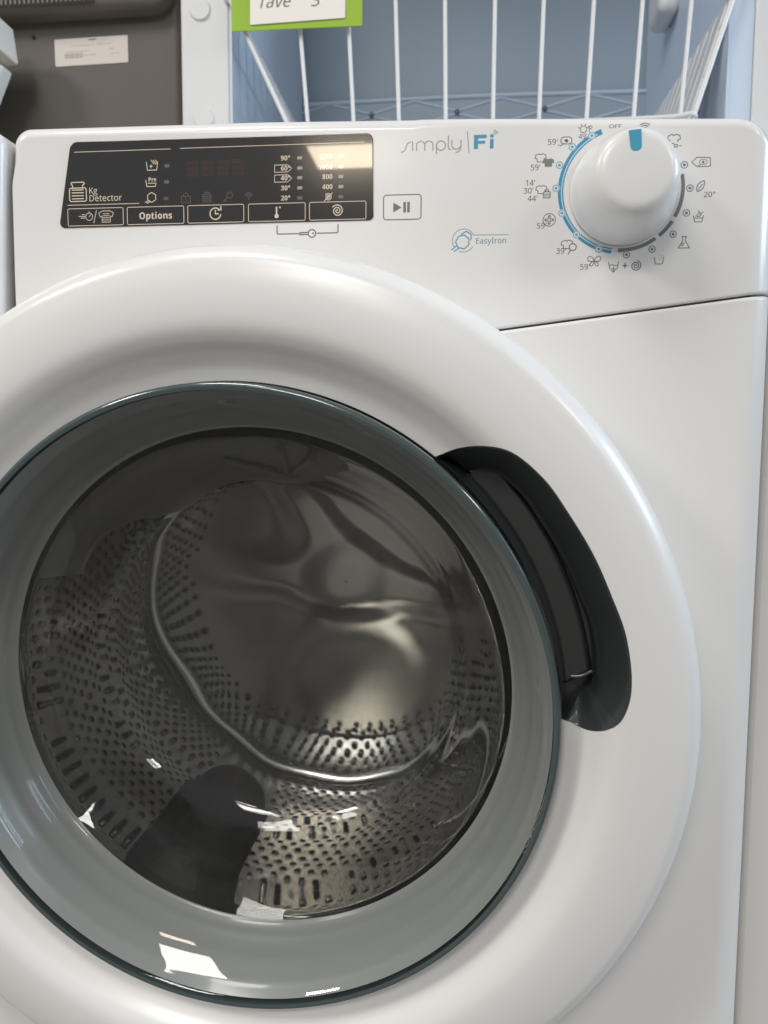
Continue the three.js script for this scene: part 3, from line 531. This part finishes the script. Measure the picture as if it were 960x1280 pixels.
// price card on the basket
{
  const t = thing('price_card', 'bright green price card with a white handwritten note, hung on the wire basket', 'price card', [-0.067, Y0 + 0.617, -0.449]);
  t.rotation.z = R(-0.3);
  part('card', plate(roundPoly([[-0.0755, 0, 0.001], [0.0745, 0, 0.001], [0.0745, 0.11, 0.001], [-0.0755, 0.11, 0.001]], 3), 0.0003, 0, 0.0012), M.green, t);
  const noteTex = canvasTexture(880, 640, (c, W, H) => {
    c.fillStyle = '#f6efe8'; c.fillRect(0, 0, W, H); c.fillStyle = '#5d5654'; c.font = 'italic 150px sans-serif';
    c.fillText('Tave', 62, 500); c.fillText('3', 555, 506);
  });
  part('note', plate(roundPoly([[-0.0535, 0.0055, 0], [0.0555, 0.0085, 0], [0.0555, 0.09, 0], [-0.0535, 0.09, 0]], 3), 0.0001, 0.0014, 0.0004, [-0.0535, 0.0055, 0.0565, 0.0855]), mat([1, 1, 1], 0.8, { map: noteTex }), t);
}
// dark appliance back
{
  const t = thing('dark_appliance', 'dark brown back of an appliance with ribbed vent and white barcode label, beside the freezer', 'appliance', [-0.57, 0, -0.5]);
  const X = (x) => x + 0.57;
  part('back_panel', box(0.69, 1.3, 0.3, X(-0.564), 0.65, -0.15, 0.012), M.brown, t);
  part('vent_housing', plate(roundPoly([[X(-0.9), Y0 + 0.662, 0.02], [X(-0.228), Y0 + 0.6665, 0.028], [X(-0.223), Y0 + 0.78, 0.01], [X(-0.9), Y0 + 0.78, 0.01]], 10), 0.012, 0.028, 0.03), M.bulge, t);
  const slats = []; for (let i = 0; i < 60; i++) slats.push(box(0.0028, 0.07, 0.003, X(-0.322 - i * 0.0058), Y0 + 0.7065, 0.0285, 0.001));
  part('vent_backing', box(0.36, 0.074, 0.0008, X(-0.4965), Y0 + 0.7065, 0.0282), mat([0.03, 0.026, 0.022], 0.8), t);
  tag(part('vent_slats', slats, M.bulge, t), null, null, null, 'stuff');
  const tex = canvasTexture(760, 260, (c, W, H) => {
    c.fillStyle = '#d9d1c8'; c.fillRect(0, 0, W, H); c.fillStyle = '#8a827a';
    c.fillRect(355, 14, 80, 14); c.font = '22px sans-serif'; c.globalAlpha = 0.55;
    for (const [x, y, n] of [[180, 66, 22], [440, 62, 14], [120, 122, 20], [330, 112, 3], [300, 160, 12], [560, 112, 6], [580, 158, 8]]) for (let k = 0; k < n; k++) c.fillRect(x + k * 11, y, 3 + rnd() * 5, 10 + rnd() * 4);
    c.globalAlpha = 0.9; let x = 105; while (x < 290) { const w = 2 + rnd() * 6; c.fillRect(x, 142, w, 48); x += w + 2 + rnd() * 5; }
  });
  const lab = part('barcode_label', plate(roundPoly([[-0.047, -0.016, 0.002], [0.047, -0.016, 0.002], [0.047, 0.016, 0.001], [-0.047, 0.016, 0.001]], 4), 0.0001, 0, 0.0004, [-0.047, -0.016, 0.047, 0.016]), mat([1, 1, 1], 0.6, { map: tex }), t);
  lab.position.set(X(-0.335), Y0 + 0.6292, 0.0006); lab.rotation.z = R(0.8);
  part('screw', new THREE.CylinderGeometry(0.0022, 0.0022, 0.0015, 12).rotateX(Math.PI / 2).translate(X(-0.409), Y0 + 0.6485, 0.0006), M.tub, t);
}
// white fitting at the left edge
{
  const t = thing('white_fitting', 'white plastic corner piece at the upper left edge, in front of the dark appliance', 'plastic fitting', [-0.5, 0, -0.44]);
  const X = (x) => x + 0.492;
  part('lip', plate(roundPoly([[X(-0.56), Y0 + 0.592, 0.003], [X(-0.399), Y0 + 0.5975, 0.003], [X(-0.4045), Y0 + 0.6395, 0.004], [X(-0.56), Y0 + 0.6415, 0.003]], 6), 0.006, 0.02, 0.04), M.cream, t);
  part('lower_panel', plate(roundPoly([[X(-0.56), Y0 + 0.52, 0.003], [X(-0.432), Y0 + 0.535, 0.006], [X(-0.406), Y0 + 0.591, 0.004], [X(-0.56), Y0 + 0.591, 0.003]], 6), 0.004, 0, 0.02), M.creamGrey, t);
  part('upright', box(0.08, 1.1, 0.03, X(-0.52), 0.55, -0.01, 0.004), M.post, t);
}

// ---------- lamps ----------
const lampMat = new THREE.MeshStandardMaterial({ color: 0xffffff, emissive: new THREE.Color(...WARM), emissiveIntensity: 2, side: THREE.DoubleSide });
const trayMat = mat([0.75, 0.75, 0.75], 0.5);
for (const [x, y, z, w, d, I, label, C] of LAMPS) {
  const t = thing('ceiling_light', label, 'ceiling light', [x, y, z], 'ceiling light panels');
  part('light_tray', box(w + 0.03, 0.05, d + 0.03, 0, 0.03, 0, 0.006), trayMat, t);
  part('light_diffuser', box(w, 0.004, d, 0, 0.002, 0), lampMat, t);
  const l = new THREE.RectAreaLight(new THREE.Color(...C), I, w, d); l.position.set(x, y - 0.004, z); l.rotation.x = -Math.PI / 2; l.name = 'ceiling_lamp'; scene.add(l);
}
{
  const W = WINDOW, t = thing('shop_window', 'tall daylight shop window to the right', 'window', [W.x, 0, W.z]);
  const glow = new THREE.MeshStandardMaterial({ color: 0x888888, emissive: new THREE.Color(...COOL), emissiveIntensity: 1.2, side: THREE.DoubleSide });
  part('window_pane', box(0.006, W.h, W.w, 0.01, W.y, 0), glow, t);
  part('window_frame', [box(0.05, 0.06, W.w + 0.12, 0.02, W.y + W.h / 2 + 0.03, 0), box(0.05, 0.06, W.w + 0.12, 0.02, W.y - W.h / 2 - 0.03, 0), box(0.05, W.h, 0.06, 0.02, W.y, W.w / 2 + 0.03), box(0.05, W.h, 0.06, 0.02, W.y, -W.w / 2 - 0.03), box(0.05, W.y - W.h / 2 - 0.06, W.w + 0.12, 0.02, (W.y - W.h / 2 - 0.06) / 2, 0)], trayMat, t);
  const l = new THREE.RectAreaLight(new THREE.Color(...COOL), W.radiance, W.w, W.h); l.position.set(W.x - 0.02, W.y, W.z); l.rotation.y = Math.PI / 2; l.name = 'window_light'; scene.add(l);
}
renderer.render(scene, camera);
